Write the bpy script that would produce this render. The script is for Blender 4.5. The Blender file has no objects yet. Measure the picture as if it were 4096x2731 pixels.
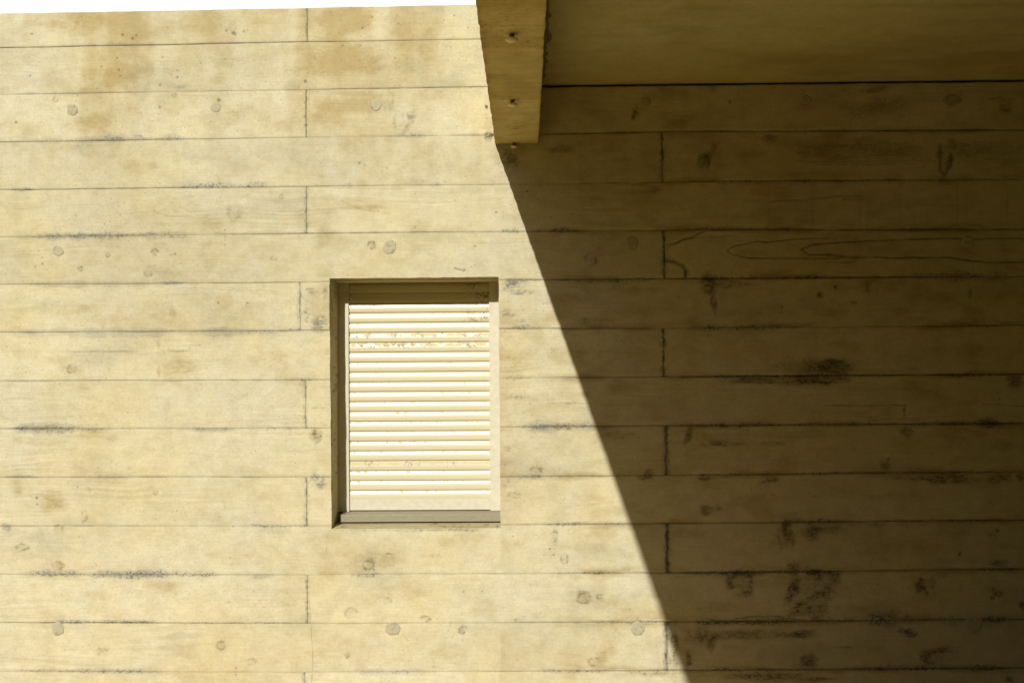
import bpy, math
import numpy as np
from mathutils import Vector, Matrix

# ------------------------------------------------------------------ camera, sky, sun, exposure
scene = bpy.context.scene
COL = scene.collection
F_PX, YAW, PITCH, ROLL = 3700.0, 0.0140392, 0.0237993, 0.0074540
CAM_D, CAM_H = 3.79, 1.65

def cam_matrix():
    cy, sy = math.cos(YAW), math.sin(YAW)
    cp, sp = math.cos(PITCH), math.sin(PITCH)
    cr, sr = math.cos(ROLL), math.sin(ROLL)
    ry = np.array([[cy, -sy, 0], [sy, cy, 0], [0, 0, 1]])
    rx = np.array([[1, 0, 0], [0, cp, -sp], [0, sp, cp]])
    rz = np.array([[cr, 0, sr], [0, 1, 0], [-sr, 0, cr]])
    return ry @ rx @ rz          # columns: right, forward, up
RM = cam_matrix()

cam_data = bpy.data.cameras.new("camera")
cam_data.sensor_width = 36.0
cam_data.lens = F_PX / 4096 * 36.0
cam_data.clip_start = 0.05
cam_data.clip_end = 2000
cam = bpy.data.objects.new("camera", cam_data)
COL.objects.link(cam)
r_, f_, u_ = RM[:, 0], RM[:, 1], RM[:, 2]
cam.matrix_world = Matrix(((r_[0], u_[0], -f_[0], 0), (r_[1], u_[1], -f_[1], -CAM_D),
                           (r_[2], u_[2], -f_[2], CAM_H), (0, 0, 0, 1)))
scene.camera = cam

SUN = Vector((-0.194, -1.0, 0.565)).normalized()
sun_data = bpy.data.lights.new("sun", 'SUN')
sun_data.energy = 5.0
sun_data.color = (1.0, 0.955, 0.89)
sun_data.angle = math.radians(0.53)
sun = bpy.data.objects.new("sun", sun_data)
COL.objects.link(sun)
sun.rotation_euler = SUN.to_track_quat('Z', 'Y').to_euler()
sun.location = SUN * 30

world = bpy.data.worlds.new("World")
scene.world = world
world.use_nodes = True
wn, wl = world.node_tree.nodes, world.node_tree.links
wn.clear()
w_out = wn.new('ShaderNodeOutputWorld')
w_bg = wn.new('ShaderNodeBackground')
w_bg.inputs['Strength'].default_value = 0.05
sky = wn.new('ShaderNodeTexSky')
sky.sky_type = 'NISHITA'
sky.sun_disc = False
sky.sun_elevation = math.asin(SUN.z)
sky.sun_rotation = math.atan2(SUN.x, SUN.y)
sky.dust_density = 4.0
sky.air_density = 1.0
# white cloud added behind the house to burn the sky out to white
w_tc = wn.new('ShaderNodeTexCoord')
w_sep = wn.new('ShaderNodeSeparateXYZ')
wl.new(w_tc.outputs['Generated'], w_sep.inputs[0])
w_noise = wn.new('ShaderNodeTexNoise')
w_noise.inputs['Scale'].default_value = 3.0
w_noise.inputs['Detail'].default_value = 5.0
wl.new(w_tc.outputs['Generated'], w_noise.inputs['Vector'])
w_m1 = wn.new('ShaderNodeMath'); w_m1.operation = 'MULTIPLY_ADD'
wl.new(w_noise.outputs['Fac'], w_m1.inputs[0]); w_m1.inputs[1].default_value = 0.5
wl.new(w_sep.outputs['Y'], w_m1.inputs[2])
w_r = wn.new('ShaderNodeMapRange'); w_r.interpolation_type = 'SMOOTHSTEP'
wl.new(w_m1.outputs[0], w_r.inputs['Value'])
w_r.inputs['From Min'].default_value = 0.55
w_r.inputs['From Max'].default_value = 0.95
w_mix = wn.new('ShaderNodeMix'); w_mix.data_type = 'RGBA'
wl.new(w_r.outputs[0], w_mix.inputs['Factor'])
wl.new(sky.outputs[0], w_mix.inputs['A'])
w_mix.inputs['B'].default_value = (27.0, 27.0, 27.0, 1)
wl.new(w_mix.outputs['Result'], w_bg.inputs['Color'])
wl.new(w_bg.outputs[0], w_out.inputs[0])

scene.view_settings.view_transform = 'Standard'
scene.view_settings.look = 'None'
scene.view_settings.exposure = -0.12
scene.view_settings.gamma = 1.0
scene.cycles.max_bounces = 8
scene.cycles.diffuse_bounces = 6

# ------------------------------------------------------------------ helpers
def W(x, y, d=0.0):
    """photograph pixel -> point on the vertical plane y = d"""
    v = RM @ np.array([(x - 2048.0), F_PX, (1365.5 - y)])
    t = (CAM_D + d) / v[1]
    return v[0] * t, v[2] * t + CAM_H

PXM = CAM_D / F_PX                 # metres per photograph pixel on the wall

_tabs = {}
def vn(x, z, seed):
    """2-D value noise, 0..1"""
    if seed not in _tabs:
        _tabs[seed] = np.random.RandomState(seed).rand(256, 256).astype(np.float32)
    T = _tabs[seed]
    xf = np.floor(x); zf = np.floor(z)
    tx = (x - xf).astype(np.float32); tz = (z - zf).astype(np.float32)
    xi = xf.astype(np.int64) & 255; zi = zf.astype(np.int64) & 255
    x1 = (xi + 1) & 255; z1 = (zi + 1) & 255
    tx = tx * tx * (3 - 2 * tx); tz = tz * tz * (3 - 2 * tz)
    a = T[xi, zi] * (1 - tx) + T[x1, zi] * tx
    b = T[xi, z1] * (1 - tx) + T[x1, z1] * tx
    return a * (1 - tz) + b * tz

def fbm(x, z, seed, octs=4, gain=0.5):
    s = 0; a = 1.0; n = 0
    for o in range(octs):
        s = s + a * vn(x * 2 ** o + 17.3 * o, z * 2 ** o + 5.1 * o, seed + o); n += a; a *= gain
    return s / n

def sst(a, b, x):
    t = np.clip((x - a) / (b - a), 0, 1)
    return t * t * (3 - 2 * t)

def obj_from(name, co, quads, mat, parent=None, smooth=True, attr=None):
    co = np.asarray(co, np.float32).reshape(-1, 3)
    quads = np.asarray(quads, np.int32).reshape(-1, 4)
    me = bpy.data.meshes.new(name)
    me.vertices.add(len(co)); me.vertices.foreach_set('co', co.ravel())
    me.loops.add(quads.size); me.loops.foreach_set('vertex_index', quads.ravel())
    me.polygons.add(len(quads))
    me.polygons.foreach_set('loop_start', np.arange(0, quads.size, 4, dtype=np.int32))
    me.polygons.foreach_set('use_smooth', np.full(len(quads), smooth, dtype=bool))
    me.update(calc_edges=True)
    me.validate()
    if attr is not None:
        a = me.attributes.new('stain', 'FLOAT_COLOR', 'POINT')
        a.data.foreach_set('color', np.asarray(attr, np.float32).ravel())
    if mat: me.materials.append(mat)
    o = bpy.data.objects.new(name, me)
    COL.objects.link(o)
    if parent: o.parent = parent
    return o

def grid_quads(n, m, off=0, flip=False):
    """quads over an n x m vertex grid (index = i*m + j)"""
    i, j = np.meshgrid(np.arange(n - 1), np.arange(m - 1), indexing='ij')
    a = (i * m + j + off).ravel(); b = a + m; c = b + 1; d = a + 1
    q = np.stack([a, b, c, d], 1)
    return q[:, ::-1] if flip else q

def tag(o, label, cat, group=None):
    o['kind'] = 'thing'
    o['label'] = label; o['category'] = cat
    if group: o['group'] = group
    return o

class MB:
    """collects shapes into one mesh"""
    def __init__(s): s.v = []; s.f = []
    def box(s, x0, x1, y0, y1, z0, z1, b=0.0):
        n = len(s.v)
        if b <= 0:
            s.v += [(x, y, z) for x in (x0, x1) for y in (y0, y1) for z in (z0, z1)]
            s.f += [tuple(n + k for k in q) for q in ((0, 1, 3, 2), (4, 6, 7, 5), (0, 4, 5, 1), (2, 3, 7, 6), (0, 2, 6, 4), (1, 5, 7, 3))]
            return
        # box bevelled along the edges that run in x and z (front faces -y)
        prof = [(x0, y1), (x0, y0 + b), (x0 + b * .3, y0 + b * .3), (x0 + b, y0), (x1 - b, y0), (x1 - b * .3, y0 + b * .3), (x1, y0 + b), (x1, y1)]
        s.prism_z(prof, z0, z1)
    def prism_z(s, prof, z0, z1):
        n = len(s.v); k = len(prof)
        s.v += [(x, y, z0) for x, y in prof] + [(x, y, z1) for x, y in prof]
        for i in range(k):
            j = (i + 1) % k
            s.f.append((n + i, n + j, n + k + j, n + k + i))
        s.f.append(tuple(n + i for i in reversed(range(k)))); s.f.append(tuple(n + k + i for i in range(k)))
    def prism_x(s, prof, x0, x1):
        n = len(s.v); k = len(prof)
        s.v += [(x0, y, z) for y, z in prof] + [(x1, y, z) for y, z in prof]
        for i in range(k):
            j = (i + 1) % k
            s.f.append((n + i, n + j, n + k + j, n + k + i))
        s.f.append(tuple(n + i for i in reversed(range(k)))); s.f.append(tuple(n + k + i for i in range(k)))
    def lathe(s, prof, c, seg=24, axis='z'):
        n = len(s.v); k = len(prof)
        for i in range(seg):
            a = 2 * math.pi * i / seg
            for r, h in prof:
                s.v.append((c[0] + r * math.cos(a), c[1] + r * math.sin(a), c[2] + h))
        for i in range(seg):
            j = (i + 1) % seg
            for q in range(k - 1):
                s.f.append((n + i * k + q, n + j * k + q, n + j * k + q + 1, n + i * k + q + 1))
    def build(s, name, mat, parent=None, smooth=False):
        me = bpy.data.meshes.new(name)
        me.from_pydata(s.v, [], s.f); me.validate()
        import bmesh
        bm = bmesh.new(); bm.from_mesh(me)
        bmesh.ops.remove_doubles(bm, verts=bm.verts, dist=1e-6)
        bmesh.ops.recalc_face_normals(bm, faces=bm.faces)
        bm.to_mesh(me); bm.free()
        if smooth:
            me.polygons.foreach_set('use_smooth', np.ones(len(me.polygons), dtype=bool))
            me.update()
        me.materials.append(mat)
        o = bpy.data.objects.new(name, me); COL.objects.link(o)
        if parent: o.parent = parent
        return o

# ------------------------------------------------------------------ materials
def new_mat(name):
    m = bpy.data.materials.new(name); m.use_nodes = True
    nt = m.node_tree; nt.nodes.clear()
    out = nt.nodes.new('ShaderNodeOutputMaterial'); b = nt.nodes.new('ShaderNodeBsdfPrincipled')
    nt.links.new(b.outputs[0], out.inputs[0])
    return m, nt, b

def N(nt, kind, **kw):
    n = nt.nodes.new(kind)
    for k, v in kw.items(): setattr(n, k, v)
    return n

def mixc(nt, fac, a, b, mode='MIX'):
    n = N(nt, 'ShaderNodeMix', data_type='RGBA', blend_type=mode)
    for k, v in (('Factor', fac), ('A', a), ('B', b)):
        s = n.inputs[k]
        if hasattr(v, 'links') or hasattr(v, 'is_output'): nt.links.new(v, s)
        else: s.default_value = v if not isinstance(v, tuple) else (*v, 1)
    return n.outputs['Result']

def mth(nt, op, a, b=None, c=None):
    n = N(nt, 'ShaderNodeMath', operation=op)
    for i, v in enumerate((a, b, c)):
        if v is None: continue
        if hasattr(v, 'is_output'): nt.links.new(v, n.inputs[i])
        else: n.inputs[i].default_value = v
    return n.outputs[0]

def noise(nt, vec, scale, detail=4, rough=0.55, stretch=None):
    if stretch:
        mp = N(nt, 'ShaderNodeMapping'); mp.inputs['Scale'].default_value = stretch
        nt.links.new(vec, mp.inputs['Vector']); vec = mp.outputs[0]
    n = N(nt, 'ShaderNodeTexNoise')
    n.inputs['Scale'].default_value = scale; n.inputs['Detail'].default_value = detail; n.inputs['Roughness'].default_value = rough
    nt.links.new(vec, n.inputs['Vector'])
    return n.outputs['Fac']

def rng(nt, v, a, b, c=0.0, d=1.0):
    n = N(nt, 'ShaderNodeMapRange'); n.clamp = True
    nt.links.new(v, n.inputs['Value'])
    for k, q in zip(('From Min', 'From Max', 'To Min', 'To Max'), (a, b, c, d)): n.inputs[k].default_value = q
    return n.outputs[0]

def concrete(name, c1, c2, rough=0.88, pores=1.0, hatch=1.0):
    m, nt, b = new_mat(name)
    tc = N(nt, 'ShaderNodeTexCoord'); P = tc.outputs['Object']
    at = N(nt, 'ShaderNodeAttribute', attribute_name='stain')
    sep = N(nt, 'ShaderNodeSeparateColor'); nt.links.new(at.outputs['Color'], sep.inputs[0])
    grey, brown, dark, tone = sep.outputs[0], sep.outputs[1], sep.outputs[2], at.outputs['Alpha']
    big = noise(nt, P, 2.1, 6, 0.62)
    col = mixc(nt, rng(nt, big, 0.38, 0.64), c1, c2)
    # cloudy cement-skin mottling and fine sawn-board streaks
    mid = noise(nt, P, 14, 6, 0.65)
    col = mixc(nt, rng(nt, mid, 0.42, 0.72, 0, 0.42), col, (c1[0] * .72, c1[1] * .66, c1[2] * .58))
    streak = noise(nt, P, 1.0, 5, 0.7, (9, 9, 160))
    col = mixc(nt, rng(nt, streak, 0.45, 0.75, 0, 0.26 * hatch), col, (c1[0] * .6, c1[1] * .55, c1[2] * .45))
    fine = noise(nt, P, 260, 3, 0.7)
    grit = noise(nt, P, 75, 4, 0.65)
    k = mth(nt, 'ADD', mth(nt, 'ADD', mth(nt, 'MULTIPLY', fine, 0.40), mth(nt, 'MULTIPLY', grit, 0.28)), 0.69)
    t = mth(nt, 'MULTIPLY', k, mth(nt, 'ADD', mth(nt, 'MULTIPLY', tone, 0.9), 0.55))
    tv = N(nt, 'ShaderNodeCombineColor')
    for i in range(3): nt.links.new(t, tv.inputs[i])
    col = mixc(nt, 1.0, col, tv.outputs[0], 'MULTIPLY')
    br = mixc(nt, 1.0, col, (0.72, 0.645, 0.485), 'MULTIPLY')
    col = mixc(nt, brown, col, br)
    gr = mixc(nt, 1.0, col, (0.49, 0.535, 0.64), 'MULTIPLY')
    col = mixc(nt, grey, col, gr)
    # little air pores
    vo = N(nt, 'ShaderNodeTexVoronoi', feature='F1'); vo.inputs['Scale'].default_value = 55
    nt.links.new(P, vo.inputs['Vector'])
    psel = rng(nt, noise(nt, P, 6, 3), 0.36, 0.58)
    csep = N(nt, 'ShaderNodeSeparateColor'); nt.links.new(vo.outputs['Color'], csep.inputs[0])
    psz = mth(nt, 'MULTIPLY', mth(nt, 'POWER', csep.outputs[0], 6.0), 0.14)
    pore = mth(nt, 'MULTIPLY', mth(nt, 'LESS_THAN', vo.outputs['Distance'], psz), psel)
    vo2 = N(nt, 'ShaderNodeTexVoronoi', feature='F1'); vo2.inputs['Scale'].default_value = 120
    nt.links.new(P, vo2.inputs['Vector'])
    cs2 = N(nt, 'ShaderNodeSeparateColor'); nt.links.new(vo2.outputs['Color'], cs2.inputs[0])
    p2 = mth(nt, 'LESS_THAN', vo2.outputs['Distance'], mth(nt, 'MULTIPLY', mth(nt, 'POWER', cs2.outputs[0], 3.0), 0.30))
    p2 = mth(nt, 'MULTIPLY', p2, rng(nt, noise(nt, P, 9, 4, .6), 0.45, 0.68, 0, .5))
    pore = mth(nt, 'MULTIPLY', mth(nt, 'MAXIMUM', pore, p2), 0.75 * pores)
    dk = mth(nt, 'MAXIMUM', dark, pore)
    col = mixc(nt, dk, col, (0.075, 0.062, 0.036))
    nt.links.new(col, b.inputs['Base Color'])
    b.inputs['Roughness'].default_value = rough
    b.inputs['Specular IOR Level'].default_value = 0.18
    bp = N(nt, 'ShaderNodeBump'); bp.inputs['Strength'].default_value = 0.35; bp.inputs['Distance'].default_value = 0.002
    hh = mth(nt, 'ADD', mth(nt, 'MULTIPLY', mid, 0.8), mth(nt, 'ADD', mth(nt, 'MULTIPLY', fine, 0.25), mth(nt, 'MULTIPLY', streak, 0.4)))
    nt.links.new(mth(nt, 'SUBTRACT', hh, pore), bp.inputs['Height'])
    nt.links.new(bp.outputs[0], b.inputs['Normal'])
    return m

C1, C2 = (0.548, 0.520, 0.372), (0.556, 0.500, 0.302)
M_CONC = concrete('board_concrete', C1, C2)
M_BEAM = concrete('beam_concrete', (0.62, 0.56, 0.300), (0.60, 0.53, 0.25))
M_SOFFIT = concrete('smooth_concrete', (0.56, 0.53, 0.34), (0.51, 0.47, 0.27), pores=0.3, hatch=0.5)

def plain(name, c, rough, spec=0.5, metal=0.0, speck=None, scale=120, dist=0.0004):
    m, nt, b = new_mat(name)
    tc = N(nt, 'ShaderNodeTexCoord'); P = tc.outputs['Object']
    n1 = noise(nt, P, scale, 4, 0.6)
    col = mixc(nt, rng(nt, n1, 0.35, 0.7), c, tuple(x * 0.88 for x in c))
    if speck:
        n2 = noise(nt, P, speck[1], 5, 0.7)
        col = mixc(nt, rng(nt, n2, speck[2], speck[2] + 0.06), col, speck[0])
    nt.links.new(col, b.inputs['Base Color'])
    b.inputs['Roughness'].default_value = rough; b.inputs['Specular IOR Level'].default_value = spec
    b.inputs['Metallic'].default_value = metal
    bp = N(nt, 'ShaderNodeBump'); bp.inputs['Strength'].default_value = 0.3; bp.inputs['Distance'].default_value = dist
    nt.links.new(n1, bp.inputs['Height']); nt.links.new(bp.outputs[0], b.inputs['Normal'])
    return m

M_MORTAR = plain('plug_mortar', (0.42, 0.388, 0.262), 0.9, 0.15, scale=160, dist=0.002, speck=((0.29, 0.265, 0.175), 60, 0.54))
M_RAIL = plain('cream_aluminium', (0.575, 0.545, 0.412), 0.45, 0.35, scale=40, dist=0.0001)
M_SILL = plain('grey_anodised_sill', (0.275, 0.25, 0.158), 0.42, 0.5, scale=60, speck=((0.31, 0.29, 0.20), 220, 0.62))
M_BLACK = plain('dark_gap', (0.02, 0.018, 0.012), 0.8, 0.2)
M_GLASS = plain('dark_pane', (0.02, 0.022, 0.025), 0.1, 0.5)
M_RUST = plain('rusty_steel', (0.20, 0.12, 0.06), 0.8, 0.3, scale=300, dist=0.001)
M_HEAD = plain('worn_bolt_head', (0.80, 0.68, 0.50), 0.6, 0.4, scale=200, speck=((0.2, 0.1, 0.05), 160, 0.6))
M_GROUND = plain('ochre_paving', (0.52, 0.345, 0.080), 0.9, 0.2, scale=30, dist=0.002, speck=((0.42, 0.28, 0.08), 3, 0.55))
M_GRASS = plain('unseen_dark_ground', (0.045, 0.06, 0.02), 0.95, 0.1, scale=2, dist=0.02, speck=((0.07, 0.06, 0.025), 0.3, 0.55))  # kept dark so the added slope bounces little light

# ------------------------------------------------------------------ setting: the ground
def blocking_terrain():
    """unseen ground; the dark slope and right-hand bank are added to block light"""
    gx = np.concatenate([np.linspace(-300, -14, 24, endpoint=False), np.linspace(-14, 14, 29, endpoint=False), np.linspace(14, 300, 25)])
    gy_ = np.concatenate([np.linspace(-260, -7, 60, endpoint=False), np.linspace(-7, 5, 13, endpoint=False), np.linspace(5, 300, 25)])
    GX, GY = np.meshgrid(gx, gy_, indexing='ij')
    dd = np.maximum(np.maximum(-GY - 9, 0), np.maximum(abs(GX) - 16, 0))
    GZ = -.004 + sst(2, 60, dd) * 30 * (GY < 4) + 2.5 * sst(3.2, 6.4, GX) * (GY < 4) + sst(4, 40, dd) * 2.5 * (fbm(GX / 14, GY / 14, 70, 3) - .5)  # slope and bank added out of view to darken the shaded wall
    o = obj_from('ground', np.stack([GX, GY, GZ], -1), grid_quads(len(gx), len(gy_)), M_GRASS)
    o['kind'] = 'structure'
blocking_terrain()
g = MB(); g.v = [(-9, -4.6, 0), (4.2, -4.6, 0), (4.2, 2, 0), (-9, 2, 0)]; g.f = [(0, 1, 2, 3)]
bounce_terrace = g.build('bounce_terrace', M_GROUND); bounce_terrace['kind'] = 'structure'  # unseen paving added, sized and tinted for its warm bounce light

# ------------------------------------------------------------------ board-marked concrete wall
LINES = {1: [(0, 191.7), (627, 180), (1226, 167), (1366, 165.6), (1918, 157)], 2: [(0, 380.6), (627, 369), (1226, 360), (1366, 356), (1947, 347.5)],
    3: [(0, 569), (1226, 550), (1366, 547), (1976, 541.5), (2179, 537), (2732, 527), (4096, 520)], 4: [(0, 760), (1226, 746), (1366, 744), (2034, 738), (2732, 726), (4096, 717)],
    5: [(0, 949), (1226, 934), (1999, 927), (2661, 921.5), (2732, 918.5), (4096, 917)], 6: [(0, 1137.6), (1197, 1129), (1999, 1120), (2661, 1114), (4096, 1105.7)],
    7: [(0, 1329), (1226, 1322), (1999, 1315), (2656, 1312), (4096, 1300)], 8: [(0, 1523), (1226, 1519), (1999, 1512), (2661, 1506.6), (4096, 1496.7)],
    9: [(0, 1714.6), (1226, 1711.7), (1999, 1708), (2667, 1702), (4096, 1692.6)], 10: [(0, 1908), (1226, 1907), (2011, 1907), (2667, 1900), (4096, 1885)],
    11: [(0, 2103), (1226, 2103), (2011, 2098), (2667, 2093), (4096, 2078.6)], 12: [(0, 2296.5), (1226, 2299), (1366, 2296), (2667, 2290.6), (4096, 2275)],
    13: [(0, 2488), (1226, 2492), (2667, 2486.5), (4096, 2475)], 14: [(0, 2683), (1226, 2687), (2667, 2680), (4096, 2671)]}
SOFFIT_Z = 2.797
BEAM_X0, BEAM_X1, BEAM_Z = -0.1165, 0.0605, 2.5523
OX0, OX1 = -0.8000, -0.1062           # window opening
OZ0, OZ1 = 0.9800, 2.0056
WX0, WX1 = -4.5, 7.0

def spaced(a, b, step):
    n = max(1, int(math.ceil((b - a) / step)))
    return list(np.linspace(a, b, n, endpoint=False))
xa = W(1226, 1400)[0]; xb = W(2660, 1400)[0]
xs = []
marks = [(WX0, -2.35, .03), (-2.35, xa - .035, .003), (xa - .035, xa + .02, .0012), (xa + .02, OX0, .003), (OX0, OX1, .003),
         (OX1, xb - .02, .003), (xb - .02, xb + .02, .0012), (xb + .02, 2.25, .003), (2.25, WX1, .03)]
for a, b, s in marks: xs += spaced(a, b, s)
xs.append(WX1)
X1 = np.array(xs)
NX = len(X1)
rs = np.random.RandomState(3)

def line_z(k):
    p = np.array([W(*q) for q in LINES[k]])
    z = np.interp(X1, p[:, 0], p[:, 1])
    return z + 0.0016 * (fbm(X1 / 0.25, X1 * 0 + k * 3.7, 11, 3) - 0.5) * 2
guides = []
ztop = np.interp(X1, [-2.1765, -0.196], [3.1223, 3.1333]) + 0.004 * (fbm(X1 / .12, X1 * 0, 5, 4) - .5)
guides.append(('edge', ztop))
ZL = {}
for k in range(1, 15):
    ZL[k] = line_z(k)
ZL[2] = np.where(X1 > BEAM_X0 + .05, 2.7895 + .004 * (fbm(X1 / .06, X1 * 0, 6, 4) - .5), ZL[2])
ZL[15] = ZL[14] - 0.198
ZL[16] = ZL[15] - 0.195
for k in range(1, 17):
    guides.append(('joint', ZL[k]))
    if k == 5: guides.append(('plain', np.full(NX, OZ1)))
    if k == 11: guides.append(('plain', np.full(NX, OZ0)))
guides.append(('edge', np.full(NX, -0.05)))
# order T above L6 and B below L11 and keep a gap
rows = []; 
prof_fine = [0, .0007, .0016, .0028, .0045, .0068]
for gi in range(len(guides) - 1):
    za, zb = guides[gi][1], guides[gi + 1][1]
    gap = float(np.mean(za - zb))
    fr = []
    if guides[gi][0] == 'joint': fr += [p / gap for p in prof_fine if p < gap * .45]
    else: fr += [0.0]
    ends = [1 - p / gap for p in prof_fine[1:] if p < gap * .45][::-1] if guides[gi + 1][0] == 'joint' else []
    lo = fr[-1]; hi = ends[0] if ends else 1.0
    step = .0034 if gi < 17 else .03
    n = max(1, int(math.ceil((hi - lo) * gap / step)))
    fr += [lo + (hi - lo) * q / n for q in range(1, n)] + ends
    if gi in (): pass
    for f in fr: rows.append(za + (zb - za) * f)
    if gi == 5: JT = len(rows)           # first row of guide 6 = lintel line
    if gi == 12: JB = len(rows)
rows.append(guides[-1][1])
Z = np.array(rows).T                      # NX x NZ
NZ = Z.shape[1]
X = np.repeat(X1[:, None], NZ, 1)
# exact opening edge columns / rows
IX0 = int(np.argmin(abs(X1 - OX0))); IX1 = int(np.argmin(abs(X1 - OX1)))
assert abs(Z[IX0, JT] - OZ1) < 1e-6 and abs(Z[IX0, JB] - OZ0) < 1e-6, (Z[IX0, JT], Z[IX0, JB])

grey = np.zeros_like(X); brown = np.zeros_like(X); dark = np.zeros_like(X); tone = np.full_like(X, 0.5); H = np.zeros_like(X)

# board cells: row number and side of the vertical joints
ROW = np.zeros(X.shape, int)
for k in range(1, 17): ROW += (Z < ZL[k][:, None])
AX = {0: 1229, 2: 1225, 4: 1226, 6: 1200, 8: 1223, 10: 1228, 12: 1230, 14: 1219}
BX = {3: 2650, 5: 2658, 7: 2656, 9: 2667, 11: 2670, 13: 2667, 15: 2667}
def row_y(r): return 110 + r * 193.5
VJ = {}
for r, px in AX.items(): VJ[r] = W(px, row_y(r))[0]
for r, px in BX.items(): VJ[r] = W(px, row_y(r))[0]
CELL = ROW * 2
for r, vx in VJ.items(): CELL += ((ROW == r) & (X > vx))
ct = rs.rand(64); co_ = rs.rand(64); cg = rs.rand(64); cf = rs.rand(64)
tone += (ct[CELL] - .5) * 0.10
H += (co_[CELL] - .5) * 0.0042

# large washes
tone += (fbm(X / .9, Z / .5, 40, 4) - .5) * 0.11
tone += (fbm(X / .10, Z / .7, 47, 3) - .5) * 0.05
brown += 0.9 * sst(.50, .78, fbm(X / .55, Z / .35, 60, 5)) * .32
brown += sst(.55, .8, fbm(X / .16, Z / .08, 70, 5)) * .30
grey += sst(.55, .85, fbm(X / .3, Z / .12, 80, 5)) * .22

brown += sst(.46, .70, fbm(X / .22, Z / .9, 72, 4)) * .55 * sst(2.25, 2.95, Z) * (X < 0)
brown += sst(.40, .75, fbm(X / .05, Z / .5, 74, 3)) * .16 * sst(1.9, 2.8, Z)
step = sst(-.012, .012, X - (OX1 - .003) - .016 * (fbm(X / .03, Z / .03, 79, 4) - .5)) * np.exp(-np.clip(X - OX1, 0, 9) / .10)
brown += step * (Z < 2.0) * sst(.25, .55, fbm(X / .4, Z / .12, 81, 3)) * (.22 + .40 * fbm(X / .06, Z / .2, 76, 4))
brown += sst(.42, .66, fbm(X / .035, Z / .025, 78, 4)) * .16

# wood grain left by the boards
warp = (fbm(X / .45, (Z + CELL * 1.7) / .16, 90, 3) - .5)
zz = Z + warp * .075
st = vn(X / .5 + CELL * 3.1, zz / .0075, 95)
st2 = vn(X / .22 + CELL * 5.3, zz / .0040, 96)
gm = sst(.46, .72, fbm(X / .35 + CELL, Z / .09, 97, 3)) * (.35 + .65 * cg[CELL])
gr = (st * .65 + st2 * .35 - .5)
tone += gr * gm * .42
H += gr * gm * .0012
dark += sst(.68, .9, st) * gm * .15
# sideways saw marks, faint
sw = vn((X + (Z) * .35) / .006, Z / .05, 99)
tone += (sw - .5) * .03 * sst(.5, .7, fbm(X / .3, Z / .2, 98, 3))

def win(x0, x1, z0, z1):
    i0 = max(0, np.searchsorted(X1, x0) - 1); i1 = min(NX, np.searchsorted(X1, x1) + 1)
    zc = Z[(i0 + i1) // 2]
    j0 = max(0, np.searchsorted(-zc, -z1 - .02)); j1 = min(NZ, np.searchsorted(-zc, -z0 + .02))
    return slice(i0, max(i1, i0 + 1)), slice(j0, max(j1, j0 + 1))

def blot(px, py, rx, ry, g=0, b=0, d=0, ang=0, speck=.5, sx=.012, sz=.006, seed=200):
    """irregular mark at a photograph pixel, radii in photograph pixels"""
    cx, cz = W(px, py); rx *= PXM; ry *= PXM
    R_ = max(rx, ry) * 1.9
    S = win(cx - R_, cx + R_, cz - R_, cz + R_)
    dx, dz = X[S] - cx, Z[S] - cz
    if ang:
        c, s = math.cos(ang), math.sin(ang); dx, dz = dx * c + dz * s, -dx * s + dz * c
    e = np.sqrt((dx / rx) ** 2 + (dz / ry) ** 2) + (fbm(X[S] / (rx * .8) + px, Z[S] / (ry * .8) + py, seed, 3) - .5) * 1.1
    m = 1 - sst(.25, 1.3, e)
    n = fbm(X[S] / sx, Z[S] / sz, seed + 7, 4) * .7 + .3 * fbm(X[S] / (sx * 4), Z[S] / (sz * 4), seed + 3, 3)
    m = m * ((1 - speck) + speck * sst(.42, .62, n) * 1.5)
    grey[S] += g * m; brown[S] += b * m; dark[S] += d * m
    H[S] -= (d * .5 + g * .2) * .0008 * m

def ring(px, py, rx, ry, g=0, b=0, d=0, w=.28, ang=0, gap=.3, core=.3, seed=300):
    """knot print: an open ring with growth lines round it"""
    cx, cz = W(px, py); rx *= PXM; ry *= PXM
    R_ = max(rx, ry) * 2.4
    S = win(cx - R_, cx + R_, cz - R_, cz + R_)
    dx, dz = X[S] - cx, Z[S] - cz
    if ang:
        c, s = math.cos(ang), math.sin(ang); dx, dz = dx * c + dz * s, -dx * s + dz * c
    nn = (fbm(X[S] / (rx * .9) + px * .1, Z[S] / (ry * .9), seed, 3) - .5)
    nn2 = (fbm(X[S] / (rx * .35) + px, Z[S] / (ry * .35), seed + 15, 3) - .5)
    e = np.sqrt((dx / rx) ** 2 + (dz / ry) ** 2) + nn * .9 + nn2 * .5
    m = np.exp(-((e - 1) / (w * 1.25)) ** 2) * sst(gap, gap + .3, fbm(X[S] / (rx * 1.2) + py * .3, Z[S] / (ry * 1.2) + px, seed + 5, 2))
    m = m + core * (1 - sst(.2, .6, e))
    m = m * (.6 + .6 * sst(.4, .6, fbm(X[S] / .008, Z[S] / .006, seed + 9, 2)))
    far = (1 - sst(1.0, 2.2, e))
    lines = (.5 + .5 * np.sin(e * 15)) * far * .25
    grey[S] += g * (m + lines); brown[S] += b * (m + lines * .6); dark[S] += d * m
    tone[S] += (lines - .1 * far) * .12
    H[S] -= (m * .6 + lines) * .0007

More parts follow.
